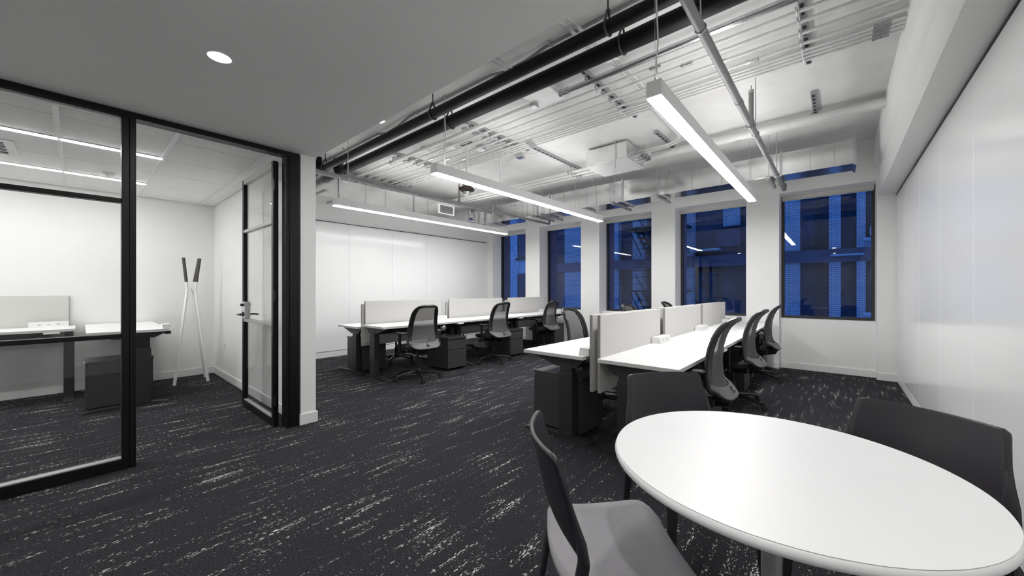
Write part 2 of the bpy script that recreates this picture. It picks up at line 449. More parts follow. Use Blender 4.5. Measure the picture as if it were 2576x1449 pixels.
MB().lathe([(0, -.03), (.03, -.03), (.052, -.018), (.06, 0), (0, 0)], 24).build('body', whitepl_m, t)
MB().lathe([(0, -.038), (.018, -.036), (.02, -.03), (0, -.03)], 20).build('sensor', grid_m, t)
t = thing('air_diffuser', 'square air diffuser in the small office ceiling between the strip lights', 'vent', (-5.57, -.62, 2.515))
box('frame', (-.27, -.40, -.012), (.27, .26, -.002), grid_m, t, .003)
for k in range(4): box('slot', (-.2 + k * .115, -.34, -.018), (-.14 + k * .115, .20, -.012), graph_m, t)

# ---- downlights in the soffit
for (x, y, lb) in ((-2.512, .497, 'small round recessed downlight glowing in the grey soffit'),
                   (-.05, .497, 'recessed downlight above the round table'),
                   (-2.512, -1.6, 'recessed downlight at the back of the corridor beside the glass'),
                   (-.05, -1.6, 'recessed downlight at the back of the corridor by the right wall')):
    t = thing('downlight', lb, 'light', (x, y, ZS), 0, 'soffit downlights')
    MB().lathe([(.046, -.002), (.052, -.004), (.056, -.001), (.056, .0)], 32).build('trim_ring', whitepl_m, t)
    MB().lathe([(0, -.0025), (.046, -.0025)], 32).build('lens', down_m, t)

# ================================================================ PENDANT LIGHTS
def pendant(x, y0, y1, label, kink, cab=.14):
    t = thing('pendant_light', label, 'light', (x, y0, 2.49), 0, 'linear pendant lights')
    L = y1 - y0; w = .0475
    m_ = MB(); m_.box((-w, 0, .0), (-w + .004, L, .10)); m_.box((w - .004, 0, 0), (w, L, .10)); m_.box((-w + .004, 0, .066), (w - .004, L, .07))
    m_.build('housing', lightm, t, smooth=False)
    for yy in (0, L): box('end_cap', (-w, yy - .002, -.001), (w, yy + .002, .101), lightm, t)
    box('diffuser', (-w + .004, .004, -.010), (w - .004, L - .004, .008), lens_m, t)
    box('uplight_lens', (-w + .012, .02, .086), (w - .012, L - .02, .092), up_m, t)
    for yy in (cab, L - .25):
        h = ZC - 2.49
        m_ = MB().cyl((0, yy, .09), (0, yy, h), .0016, 6)
        m_.cyl((0, yy, .09), (0, yy, .125), .006, 8); m_.cyl((0, yy, h - .02), (0, yy, h), .012, 10)
        m_.build('suspension_cable', zinc_m, t)
    if kink:
        m_ = MB().tube([(0.01, cab + .012, .09), (.012, cab - .01, .22), (.016, cab + .012, .36), (.008, cab + .004, .62), (.008, cab + .002, ZC - 2.49)], .005, 8)
        m_.build('power_cord', condw_m, t)
    return t
pendant(-.885, 2.41, 6.14, 'long white linear pendant light nearest the round table', True, .024)
pendant(-3.225, 2.46, 6.18, 'long white linear pendant light in the middle of the open office', True)
pendant(-5.555, 2.44, 6.23, 'long white linear pendant light farthest from the camera by the left wall', False)

# ================================================================ CEILING SERVICES
def run_x(name, label, cat, y, z, r, m, x0=-7.1, x1=.42, couplings=(), group=None, n=12):
    t = thing(name, label, cat, (x0, y, z), 0, group)
    MB().cyl((0, 0, 0), (x1 - x0, 0, 0), r, n).build('tube', m, t)
    for cx in couplings:
        c = MB().cyl((cx - x0 - .045, 0, 0), (cx - x0 + .045, 0, 0), r * 1.22, n)
        c.cyl((cx - x0 - .05, 0, 0), (cx - x0 - .03, 0, 0), r * 1.38, n); c.cyl((cx - x0 + .03, 0, 0), (cx - x0 + .05, 0, 0), r * 1.38, n)
        c.build('coupling', zinc_m, t)
    return t

def black_pipe(y, z, r, x0, label):
    t = thing('black_pipe', label, 'pipe', (x0, y, z), 0, 'black drain pipes')
    L = .42 - x0
    MB().cyl((0, 0, 0), (L, 0, 0), r, 20).build('tube', pipek_m, t)
    e = MB().tube([(.02, 0, 0), (-.06, 0, .0), (-.12, 0, .04), (-.14, 0, .10), (-.14, 0, ZC - z)], r * 1.04, 18)
    e.build('elbow', pipek_m, t)
    for hx_ in (.12, -3.3 - x0, -1.25 - x0):
        h = MB(); pts = [(hx_, (r + .006) * cos(a), (r + .006) * sin(a)) for a in [radians(d) for d in range(-230, 51, 20)]]
        h.tube(pts + [(hx_, 0.01, r + .07)], .008, 8); h.tube([pts[0], (hx_, -.01, r + .07)], .008, 8)
        h.cyl((hx_, 0, r + .06), (hx_, 0, ZC - z), .006, 8); h.cyl((hx_, 0, r + .055), (hx_, 0, r + .075), .016, 6)
        h.build('hanger', graph_m, t)
    return t
black_pipe(2.507, 3.15, .050, -6.12, 'thin black drain pipe along the ceiling beside the soffit edge')
black_pipe(2.752, 3.15, .068, -5.98, 'thick black drain pipe along the ceiling, second from the soffit edge')

run_x('conduit', 'white painted pipe along the ceiling just past the black pipes, left part', 'conduit', 3.275, 3.29, .026, condw_m, -7.1, -2.56, (-5.35,))
run_x('conduit', 'thick galvanized pipe along the ceiling just past the black pipes, right part', 'conduit', 3.275, 3.29, .028, zinc_m, -2.18, .40, (-2.12,))
t = thing('junction_plate', 'flat white square cover plate on the ceiling between the pipe ends', 'plate', (-2.37, 3.28, ZC))
box('cover', (-.17, -.19, -.06), (.17, .14, 0), condw_m, t, .004)
box('strut_end', (-.22, -.02, -.10), (-.13, .06, -.06), strut_m, t)
for i, y in enumerate((3.475, 3.62, 3.79, 3.955)):
    run_x('conduit', ['first', 'second', 'third', 'fourth'][i] + ' thin single conduit past the thick ceiling pipe, counting towards the windows', 'conduit', y, 3.305, .014, condw_m, -7.1, .40,
          ((-1.26 + .23 * i), -5.0 + .2 * i), 'thin ceiling conduits')
for i in range(4):
    run_x('conduit', ['first', 'second', 'third', 'last'][i] + ' conduit of the tight bundle of four along the ceiling', 'conduit', 4.06 + i * .062, 3.30, .013, condw_m, -7.1, .40, (.27, -3.2 - .02 * i), 'bundled ceiling conduits')
run_x('conduit', 'thin conduit hugging the ceiling beside the soffit edge', 'conduit', 2.26, 3.353, .013, condw_m, -7.1, .4, (-2.4,))
run_x('conduit', 'thick white pipe along the ceiling near the window duct', 'conduit', 5.66, 3.27, .052, condw_m, -2.10, .42, ())
run_x('conduit', 'thin conduit beside the thick white pipe near the window duct', 'conduit', 5.80, 3.27, .018, condw_m, -2.1, .42, (-1.0,))
for i, y in enumerate((5.44, 5.58, 5.74)):
    run_x('conduit', ['first', 'middle', 'last'][i] + ' of three white pipes running left from the ceiling pull box', 'conduit', y, 3.24, (.022, .03, .02)[i], condw_m, -7.0, -2.9, (-3.4,), 'pipes left of the pull box')

# trapeze struts on the slab
def strut(x, y0, y1, label, z=3.335, clamps=()):
    t = thing('strut_channel', label, 'bracket', (x, y0, z), 0, 'ceiling strut channels')
    L = y1 - y0
    m_ = MB(); m_.box((-.021, 0, -.006), (.021, L, .034)); m_.build('channel', strut_m, t)
    m_ = MB()
    k = 0
    while .03 + k * .1 < L - .06:
        m_.box((-.012, .03 + k * .1, -.0072), (.012, .085 + k * .1, -.006)); k += 1
    m_.build('slots', graph_m, t)
    for c in clamps:
        m_ = MB().tube([(-.03, c - y0 - .024, .0), (-.03, c - y0 - .02, -.035), (-.03, c - y0, -.052), (-.03, c - y0 + .02, -.035), (-.03, c - y0 + .024, .0)], .004, 6)
        m_.cyl((-.036, c - y0 - .03, -.01), (-.036, c - y0 - .012, -.01), .008, 6)
        m_.build('pipe_clamp', zinc_m, t)
    return t
CL = (3.275, 3.475, 3.62, 3.79, 3.955, 4.06, 4.122, 4.184, 4.246)
strut(-.19, 3.0, 4.40, 'strut channel across the conduits, nearest the right-hand beam', clamps=CL)
strut(-1.83, 3.10, 4.40, 'strut channel across the conduits, beside the near end of the table-side pendant', clamps=CL)
strut(-3.48, 3.10, 4.40, 'strut channel across the conduits, third from the right-hand beam', clamps=CL)
strut(-5.14, 3.10, 4.40, 'strut channel across the conduits, fourth from the right-hand beam', clamps=CL)
strut(-6.5, 3.10, 4.40, 'strut channel across the conduits, nearest the left wall', clamps=CL)
strut(-.185, 5.10, 5.72, 'short strut channel holding the thick white pipe by the beam', clamps=(5.66,))
strut(-1.80, 5.0, 5.72, 'short strut channel holding the pipes right of the pull box', clamps=(5.66,))
strut(-3.36, 4.25, 5.80, 'long strut channel holding the pipes left of the pull box', clamps=(5.44, 5.58, 5.74))
# cast-in inserts beside the struts (short steel bars in the slab)
for x, lb in ((-3.72, 'row of short steel inserts in the slab beside the third strut'), (-5.38, 'row of short steel inserts in the slab beside the fourth strut')):
    t = thing('slab_inserts', lb, 'bracket', (x, 3.1, ZC), 0, 'slab insert rows')
    for k in range(7):
        for dx in (0, .13):
            box('insert', (dx, k * .19, -.02), (dx + .075, k * .19 + .10, 0), strut_m, t)
# diagonal cable pairs running towards the windows
for i, x in enumerate((-1.56, -1.50)):
    t = thing('conduit', ('left' if i == 0 else 'right') + ' conduit of the pair crossing over the black pipes towards the windows', 'conduit', (x, 1.48, 3.245), 0, 'crossing conduit pair')
    MB().tube([(0, 0, -.08), (0, .55, -.06), (0, .80, .01), (0, .95, .02), (0, 1.55, .03), (0, 1.72, .105), (0, 2.5, .108)], .014, 10).build('tube', condw_m, t)
    MB().cyl((0, .46, -.062), (0, .56, -.06), .019, 10).build('coupling', zinc_m, t)
for i, x in enumerate((-2.32, -2.26)):
    t = thing('conduit', ('left' if i == 0 else 'right') + ' short conduit stub crossing the ceiling beside the soffit', 'conduit', (x, 1.48, 3.29), 0, 'short conduit stubs')
    MB().tube([(0, 0, 0), (0, 1.25, 0)], .013, 10).build('tube', condw_m, t)
# bent conduit from the soffit
t = thing('conduit', 'grey conduit with offset bends running beside the soffit edge', 'conduit', (-7.1, 2.635, 3.345))
MB().tube([(0, 0, 0), (2.2, 0, 0), (2.45, 0, 0), (2.65, 0, -.05), (2.95, -.02, -.05), (3.2, -.02, 0), (4.55, 0, 0), (4.75, 0, -.04), (5.0, -.01, -.04), (5.2, 0, 0), (7.5, 0, 0)], .015, 10).build('tube', pipeg_m, t)
for cx in (1.0, 3.3, 5.25, 6.4): box('strap', (cx, -.03, -.012), (cx + .02, .03, .04), zinc_m, t)
# junction boxes with wavy leads
for i, (x, y) in enumerate(((-4.62, 3.375), (-4.23, 3.545), (-3.95, 3.872), (-3.72, 4.50), (-4.20, 2.40))):
    t = thing('junction_box', ['white junction box on the ceiling nearest the middle pendant cord', 'white junction box on the ceiling, second from the pendant cord', 'galvanized junction box on the ceiling beside the third strut',
                               'galvanized junction box past the bundled conduits', 'galvanized junction box beside the soffit edge'][i], 'box', (x, y, ZC), 0, 'ceiling junction boxes')
    box('body', (-.055, -.05, -.06), (.055, .05, 0), condw_m if i < 2 else zinc_m, t, .004)
    box('cover', (-.058, -.053, -.066), (.058, .053, -.060), condw_m if i < 2 else zinc_m, t, .002)
    MB().tube([(.055, 0, -.02), (.12, .0, -.02), (.18, .015, -.045), (.25, .02, -.055), (.36, .02, -.055)], .009, 8).build('lead', condw_m, t)
    MB().tube([(-.055, 0, -.02), (-.12, .0, -.02), (-.19, .015, -.045), (-.30, .02, -.055)], .009, 8).build('lead', condw_m, t)

# square pull box
t = thing('pull_box', 'large square sheet-metal pull box under the ceiling between two pendants', 'box', (-2.53, 5.30, 3.10))
box('body', (-.32, -.30, .0), (.32, .30, .235), galv_m, t, .004)
box('cover', (-.328, -.308, -.008), (.328, .308, 0), condw_m, t, .002)
for dy in (.12, .24, .36):
    MB().cyl((.30, dy - .05, .13), (.42, dy - .05, .13), .036, 14).build('connector', zinc_m, t)
for px, py in ((-.28, -.26), (.28, -.26), (-.28, .26), (.28, .26)):
    MB().cyl((px, py, .235), (px, py, .27), .008, 8).build('rod', zinc_m, t)
# curved conduits from the box
for i in range(2):
    t = thing('conduit', ('outer' if i else 'inner') + ' curved conduit sweeping from the pull box towards the near pendant', 'conduit', (-2.2, 5.40 + .07 * i, 3.29), 0, 'curved conduits')
    pts = [(0, 0, 0)] + [(.35 + (.28 + .07 * i) * sin(a), -(.28 + .07 * i) * (1 - cos(a)), 0) for a in [radians(d) for d in range(0, 91, 15)]] + [(.35 + .28 + .07 * i, -1.2, .02)]
    MB().tube(pts, .016, 10).build('tube', condw_m, t)

# hanging sensor on a rod
t = thing('hanging_sensor', 'round sensor hanging on a thin rod below the ceiling pull box', 'sensor', (-2.37, 4.98, 2.94))
MB().lathe([(0, -.018), (.04, -.018), (.055, -.005), (.055, .008), (.03, .014), (0, .016)], 24).build('disc', whitepl_m, t)
MB().cyl((0, 0, .012), (0, 0, ZC - 2.94), .004, 8).build('rod', strut_m, t)

# hexagonal device on a stem
t = thing('ceiling_device', 'dark hexagonal alarm device hanging on a white stem behind the middle pendant', 'alarm', (-4.05, 3.68, 2.62))
MB().lathe([(0, 0), (.03, 0), (.05, .01), (.055, .05), (.03, .06), (0, .06)], 20).build('sounder', zinc_m, t)
MB().lathe([(0, .06), (.10, .06), (.115, .075), (.115, .10), (.10, .115), (0, .115)], 6).build('hex_plate', rust_m, t)
MB().lathe([(0, .115), (.085, .115), (.085, .16), (0, .16)], 4).build('mount_box', strut_m, t)
MB().cyl((0, 0, .16), (0, 0, ZC - 2.62), .014, 12).build('stem', condw_m, t)
box('ceiling_plate', (-.10, -.04, ZC - 2.62 - .012), (.10, .04, ZC - 2.62), rust_m, t)
t = thing('pipe_stem', 'white pipe stem dropping from a round box behind the middle pendant', 'pipe', (-4.02, 4.36, 2.80))
MB().cyl((0, 0, 0), (0, 0, ZC - 2.80), .014, 12).build('stem', condw_m, t)
MB().lathe([(0, ZC - 2.80 - .05), (.07, ZC - 2.80 - .05), (.075, ZC - 2.80), (0, ZC - 2.80)], 20).build('canopy_box', condw_m, t)
MB().cyl((-.02, 0, .01), (.02, 0, .01), .03, 12).build('end_fitting', zinc_m, t)

# round speaker-like disc near the soffit corner
t = thing('ceiling_box', 'round white electrical box on the slab at the left end of the soffit', 'box', (-6.2, 2.35, ZC))
MB().lathe([(0, -.05), (.07, -.05), (.075, 0), (0, 0)], 24).build('body', whitepl_m, t)
MB().lathe([(0, -.062), (.10, -.062), (.10, -.05), (0, -.05)], 24).build('cover', condw_m, t)

# sprinkler mains (run towards the windows)
def sprinkler(x, y0, y1, z, r, drops, label):
    t = thing('sprinkler_pipe', label, 'pipe', (x, y0, z), 0, 'sprinkler pipes')
    L = y1 - y0
    MB().tube([(0, 0, 0), (0, L, 0)], r, 16).build('tube', pipeg_m, t)
    e = MB().tube([(0, L - .01, 0), (0, L + .03, 0), (0, L + .045, .02), (0, L + .045, .09)], r * 1.12, 14); e.build('elbow', pipeg_m, t)
    for d in drops:
        f = MB().cyl((0, d - y0 - .045, 0), (0, d - y0 + .045, 0), r * 1.28, 16); f.cyl((0, d - y0, 0), (0, d - y0, .05), r * 1.0, 14)
        f.build('tee', pipeg_m, t)
        MB().cyl((0, d - y0, .04), (0, d - y0, .30), r * .75, 14).build('riser', pipeg_m, t)
        s_ = MB().cyl((0, d - y0, .30), (0, d - y0, .33), r * .9, 10); s_.cyl((0, d - y0, .33), (0, d - y0, .365), .006, 8); s_.cyl((0, d - y0, .365), (0, d - y0, .368), .016, 12)
        s_.build('sprinkler_head', zinc_m, t)
    k = .5
    while k < L:
        c = MB().cyl((0, k - .03, 0), (0, k + .03, 0), r * 1.15, 14); c.build('coupling', pipeg_m, t)
        k += 1.55
    for hy in (.9, L * .52, L - .92):
        h = MB().cyl((.0, hy, r), (.0, hy, ZC - z), .005, 8)
        h.tube([(0, hy, r + .035)] + [(sin(a) * (r + .004), hy, cos(a) * (r + .004)) for a in [radians(q) for q in range(20, 341, 32)]] + [(0, hy, r + .035)], .004, 6)
        h.build('hanger', zinc_m, t)
    return t
sprinkler(-.60, 1.48, 7.0, 2.78, .027, (4.10,), 'grey sprinkler pipe running to the windows beside the near pendant')
sprinkler(-4.98, 1.48, 7.02, 2.76, .021, (4.35,), 'grey sprinkler pipe running to the windows in front of the left duct')

# ---- ductwork
def flange(t, x, y0, y1, z0, z1, m=zinc_m):
    f = MB(); p = .022
    f.box((x - .014, y0 - p, z1), (x + .014, y1 + p, z1 + p)); f.box((x - .014, y0 - p, z0 - p), (x + .014, y1 + p, z0))
    f.box((x - .014, y0 - p, z0), (x + .014, y0, z1)); f.box((x - .014, y1, z0), (x + .014, y1 + p, z1))
    f.build('flange', m, t)
dt = thing('supply_duct', 'galvanized rectangular air duct running above the windows', 'duct', (0, 6.378, 2.835))
dt.scale = (.938, .938, .938)
dt_o = Vector((0, -6.8, -2.94))
def dbx(name, a, b, m=galv_m, parent=dt): return MB().box(Vector(a) + dt_o, Vector(b) + dt_o, .003).build(name, m, parent)
dbx('duct_section', (-2.41, 6.80, 2.945), (.19, 7.20, 3.275))
dbx('duct_section', (-6.66, 6.72, 2.92), (-3.05, 7.22, 3.315))
tr = MB()
A = [(-3.05, 6.72, 2.92), (-3.05, 7.22, 2.92), (-3.05, 7.22, 3.315), (-3.05, 6.72, 3.315)]
B = [(-2.41, 6.80, 2.945), (-2.41, 7.20, 2.945), (-2.41, 7.20, 3.275), (-2.41, 6.80, 3.275)]
va = [tr.bm.verts.new(Vector(p) + dt_o) for p in A]; vb = [tr.bm.verts.new(Vector(p) + dt_o) for p in B]
for i in range(4): tr.bm.faces.new((va[i], va[(i + 1) % 4], vb[(i + 1) % 4], vb[i]))
tr.bm.faces.new(va[::-1]); tr.bm.faces.new(vb)
tr.build('transition', galv_m, dt, smooth=False)
for x, big in ((.19, 0), (-2.41, 0), (-.62, 0), (-3.05, 1), (-4.72, 1), (-5.06, 1), (-6.45, 1)):
    if big: flange(dt, x, -.08, .42, -.02, .375)
    else: flange(dt, x, 0, .40, .005, .335)
for x in (-2.25, -1.85, -1.4, -1.0, -.28, -.02):
    box('seam_rib', (x - .006, -.004, .006), (x + .006, .0, .334), zinc_m, dt)
for x in (-3.3, -3.6, -4.0, -4.35, -5.35, -5.7, -6.1):
    box('seam_rib', (x - .006, -.084, -.019), (x + .006, -.08, .374), zinc_m, dt)

dl = thing('supply_duct', 'galvanized rectangular air duct along the far left wall with a white grille', 'duct', (-6.21, 1.388, 2.751))
dl.scale = (.938, .938, .938)
o2 = Vector((6.62, -1.48, -2.85))
def dbl(name, a, b, m=galv_m, bev=.003): return MB().box(Vector(a) + o2, Vector(b) + o2, bev).build(name, m, dl)
dbl('duct_section', (-7.12, 1.60, 2.85), (-6.62, 6.05, 3.20))
dbl('duct_section', (-7.0, 6.35, 2.87), (-6.70, 6.72, 3.20))
MB().cyl((-.22, 4.57, .18), (-.22, 4.88, .18), .175, 36).build('round_collar', galv_m, dl)
def flange_y(y, x0, x1, z0, z1):
    f = MB(); p = .02
    f.box((x0, y - .013, z1), (x1 + p, y + .013, z1 + p)); f.box((x0, y - .013, z0 - p), (x1 + p, y + .013, z0)); f.box((x1, y - .013, z0), (x1 + p, y + .013, z1))
    f.build('flange', zinc_m, dl)
for y in (1.66, 3.0, 4.55): flange_y(y - 1.48 + .0, -.50, 0, 0, .35)
for y in (2.2, 2.6, 3.5, 3.9, 4.9, 5.75): box('seam_rib', (0, y - 1.48 - .006, .002), (.004, y - 1.48 + .006, .348), zinc_m, dl)
for y in (6.10, 6.33): flange_y(y - 1.48, -.40, -.04, .01, .35)
g = box('grille', (0, 5.17 - 1.48, .09), (.018, 5.62 - 1.48, .30), trim_m, dl, .004)
for k in range(9):
    box('louver', (.0185, 5.215 - 1.48, .115 + k * .0185), (.024, 5.575 - 1.48, .126 + k * .0185), graph_m, g)
box('access_strip', (0.0, 1.62 - 1.48, -.004), (.004, 2.0 - 1.48, .06), zinc_m, dl)

# trapeze hangers under the ducts
for i, (x, y0, y1, z) in enumerate(((-.70, 6.14, 6.80, 2.785), (-2.21, 6.10, 6.80, 2.785), (-2.95, 6.05, 6.86, 2.77), (-3.70, 6.03, 6.86, 2.77), (-4.48, 6.05, 6.86, 2.77), (-4.71, 6.05, 6.86, 2.77))):
    t = thing('duct_hanger', 'strut trapeze under the window duct, %s from the right end' % ('first', 'second', 'third', 'fourth', 'fifth', 'sixth')[i], 'bracket', (x, y0, z), 0, 'trapeze hangers under the duct')
    box('channel', (-.021, 0, -.021), (.021, y1 - y0, .018), strut_m, t, .002)
    for yy in (.06 if i not in (1, 2) else .1, y1 - y0 - .012):
        MB().cyl((0, yy, -.03), (0, yy, ZC - z), .005, 8).build('rod', zinc_m, t)
    MB().cyl((0, .06, -.045), (0, .06, -.021), .011, 6).build('nut', zinc_m, t)
t = thing('duct_hanger', 'strut bracket under the left duct at the far pendant near end', 'bracket', (-6.9, 2.36, 2.70), 0, 'trapeze hangers under the duct')
box('channel', (.02, -.021, -.02), (1.30, .021, .02), strut_m, t, .002)
for xx in (.06, .76): MB().cyl((xx, 0, .0), (xx, 0, ZC - 2.70), .005, 8).build('rod', zinc_m, t)

# ================================================================ BENCH DESKS
def make_desk(name):
    """One sit-stand desk: divider side at x=0, user side at x=+.60, runs along +y from 0 to L; top at z=0.72"""
    t = thing(name, 'desk', 'desk')
    return t
def build_desk(x, y, sgn, L, zt, label, group, paddle_at=None):
    rz = 0 if sgn > 0 else pi
    t = thing('sit_stand_desk', label, 'desk', (x, y if sgn > 0 else y + L, 0), rz, group)
    D = .60
    top = MB().box((0, .003, zt - .028), (D, L - .003, zt - .0015), .0015).build('desktop_edge', edge_m, t)
    MB().box((.0005, .0035, zt - .0015), (D - .0005, L - .0035, zt), .0004, 1).build('desktop', desk_m, t)
    for yy in ((.10, L - .052) if sgn > 0 else (.052, L - .10)):
        leg = MB().box((.135, yy - .042, .03), (.265, yy + .042, zt - .16), .004)
        leg.box((.143, yy - .034, zt - .17), (.257, yy + .034, zt - .06), .003)
        lo = leg.build('leg', graph_m, t)
        MB().prism([(.03, zt - .029), (.55, zt - .029), (.55, zt - .042), (.30, zt - .115), (.10, zt - .115), (.03, zt - .042)], 'y', yy - .03, yy + .03).build('bracket', graph_m, lo, smooth=False)
        MB().prism([(-.02, .002), (.64, .002), (.64, .012), (.60, .020), (.40, .034), (.02, .034), (-.02, .020)], 'y', yy - .038, yy + .038).build('foot', graph_m, lo, smooth=False)
    box('cross_beam', (.16, .14, zt - .085), (.24, L - .14, zt - .03), graph_m, t, .003)
    box('cable_tray', (.03, .20, zt - .15), (.12, L - .20, zt - .10), blackpl_m, t, .003)
    if paddle_at is None: paddle_at = L - .16
    box('control_paddle', (D - .07, paddle_at - .06, zt - .050), (D + .004, paddle_at + .06, zt - .030), whitepl_m, t, .006)
    return t

def build_divider(x, y0, y1, zc, label, group):
    t = thing('desk_divider', label, 'divider', (x, y0, zc - .28), 0, group)
    MB().box((-.0125, .001, .001), (.0125, y1 - y0 - .001, .612), .003).build('panel', felt_m, t)
    for yy in (0, y1 - y0): box('edge_band', (-.0115, yy - .003, .003), (.0115, yy + .003, .610), felte_m, t)
    for yy in (.25, y1 - y0 - .25):
        box('clamp', (-.02, yy - .02, .19), (.02, yy + .02, .245), graph_m, t, .002)
    return t

def power_box(x, y, z, sgn, label):
    t = thing('power_box', label, 'power outlet', (x, y, z), 0 if sgn > 0 else pi, 'desk power boxes')
    MB().prism([(-.012, 0), (.078, 0), (.066, .062), (-.012, .062)], 'y', -.15, .15).build('body', whitepl_m, t, smooth=False)
    for k in (-.07, .0, .07):
        box('socket', (.070, k - .014, .022), (.0745, k + .014, .040), edge_m, t)
    return t

YR, YL, MOD = 2.60, 2.655, 1.545
ordr = ['near', 'middle', 'far']
for i in range(3):
    build_desk(-1.387, YR + i * MOD, 1, MOD, .72, '%s white desk on the right side of the bench nearest the camera' % ordr[i], 'desks of the near bench')
    build_desk(-1.513, YR + i * MOD, -1, MOD, .72, '%s white desk on the left side of the bench nearest the camera' % ordr[i], 'desks of the near bench', MOD - .30)
    build_desk(-5.165, YL + i * 1.53, 1, 1.53, .75, '%s white desk on the aisle side of the far left bench' % ordr[i], 'desks of the far bench')
    build_desk(-5.255, YL - .02 + i * 1.53, -1, 1.53, .71, '%s white desk on the wall side of the far left bench' % ordr[i], 'desks of the far bench', 1.23)
dvr = [(2.66, 3.97), (4.12, 5.52), (5.62, 7.0)]
for i, (a, b) in enumerate(dvr):
    build_divider(-1.402, a, b, .72, '%s pale felt divider on the right-hand desks of the near bench' % ordr[i], 'dividers of the near bench')
    build_divider(-1.470, a + .0, b + (-.03 if i == 0 else .0), .72, '%s pale felt divider on the left-hand desks of the near bench' % ordr[i], 'dividers of the near bench')
dvl = [(2.73, 4.115), (4.29, 5.68), (5.865, 7.22)]
for i, (a, b) in enumerate(dvl):
    build_divider(-5.190, a, b, .755, '%s pale felt divider on the aisle side of the far left bench' % ordr[i], 'dividers of the far bench')
    build_divider(-5.235, a - .03, b - .03, .71, '%s pale felt divider on the wall side of the far left bench' % ordr[i], 'dividers of the far bench')
for i, y in enumerate((3.87, 5.37, 6.88)):
    power_box(-1.372, y, .72, 1, '%s white power box on the right-hand desks of the near bench' % ordr[i])
power_box(-1.50, 2.80, .72, -1, 'white power box at the near left end of the near bench')
for i, y in enumerate((4.02, 5.55, 7.05)):
    power_box(-5.16, y, .75, 1, '%s white power box on the aisle side of the far left bench' % ordr[i])

# ---- pedestals
def make_pedestal():
    """front faces +x, base at origin corner-centred: x from -.5 to 0, y from -.19 to .19"""
    t = thing('drawer_pedestal', 'p', 'pedestal')
    Hh = .515
    MB().box((-.50, -.19, .035), (-.02, .19, Hh - .03), .003).build('body', ped_m, t)
    MB().box((-.505, -.193, Hh - .03), (.0, .193, Hh), .004).build('top', ped_m, t)
    d1 = MB().box((-.02, -.187, .325), (.0, .187, .462), .003).build('drawer', ped_m, t)
    d2 = MB().box((-.02, -.187, .04), (.0, .187, .315), .003).build('drawer', ped_m, t)
    box('pull_lip', (-.018, -.185, .463), (-.004, .185, .472), blackpl_m, d1); box('pull_lip', (-.018, -.185, .3155), (-.004, .185, .324), blackpl_m, d2)
    k = MB().cyl((0, .13, Hh - .017), (.012, .13, Hh - .017), .009, 12).build('lock', zinc_m, t)
    m_ = MB().box((.012, .128, Hh - .022), (.03, .132, Hh - .012)); m_.tube([(.04 + .012 * cos(a), .13, Hh - .02 + .012 * sin(a)) for a in [radians(q) for q in range(0, 360, 30)]], .0015, 6, closed=True)
    m_.build('key', zinc_m, k)
    for px in (-.45, -.06):
        for py in (-.15, .15):
            MB().cyl((px, py - .012, .018), (px, py + .012, .018), .018, 14).build('caster', rubber_m, t)
    return t
ped = make_pedestal()
P_ = [(-.83, 3.855, 0, 'near charcoal pedestal under the right-hand desks of the near bench'), (-.83, 5.40, 0, 'middle charcoal pedestal under the right-hand desks of the near bench'), (-.83, 6.945, 0, 'far charcoal pedestal under the right-hand desks of the near bench'),
      (-2.115, 2.945, pi, 'near charcoal pedestal under the left-hand desks of the near bench'), (-2.10, 4.50, pi, 'middle charcoal pedestal under the left-hand desks of the near bench'), (-2.10, 6.03, pi, 'far charcoal pedestal under the left-hand desks of the near bench'),
      (-4.49, 3.885, 0, 'charcoal pedestal beside the first aisle-side chair of the far left bench'), (-4.56, 5.415, 0, 'charcoal pedestal beside the second aisle-side chair of the far left bench'), (-4.62, 6.945, 0, 'charcoal pedestal at the window end of the far left bench'),
      (-5.86, 2.975, pi, 'charcoal pedestal under the near wall-side desk of the far left bench'), (-5.86, 4.505, pi, 'charcoal pedestal under the middle wall-side desk of the far left bench'), (-5.86, 6.035, pi, 'charcoal pedestal under the far wall-side desk of the far left bench')]
for i, (x, y, rz, lb) in enumerate(P_):
    if i == 0:
        ped.location = (x, y, 0); ped.rotation_euler = (0, 0, rz); ped['label'] = lb; ped['group'] = 'drawer pedestals'
    else: place(ped, (x, y, 0), rz, lb, 'drawer pedestals')

# ---- task chair
def prof_x(z):
    K = [(.455, -.285), (.49, -.262), (.54, -.232), (.62, -.210), (.72, -.205), (.82, -.215), (.90, -.236), (.96, -.262), (1.0, -.288), (1.03, -.315)]
    if z <= K[0][0]: return K[0][1]
    for (a, xa), (b, xb) in zip(K, K[1:]):
        if z <= b:
            u = (z - a) / (b - a); return xa + (xb - xa) * u
    return K[-1][1]
def half_w(z, z0=.455, z1=1.03):
    t_ = (z - z0) / (z1 - z0)
    wv = .245 + (.190 - .245) * max(0, min(1, (t_ - .12) / .75)) ** .9
    if t_ > .80: q = (t_ - .80) / .20; wv *= (.42 + .58 * sqrt(max(0, 1 - q ** 2.2)))
    if t_ < .16: q = (.16 - t_) / .16; wv *= (.55 + .45 * sqrt(max(0, 1 - q ** 2)))
    return wv
def back_pt(z, s, ins=0, off=0):
    wv = max(.01, half_w(z) - ins); y = s * wv
    return (prof_x(z) + .075 * (y / .245) ** 2 * (1.0 if z > .52 else .6) + off, y, z)

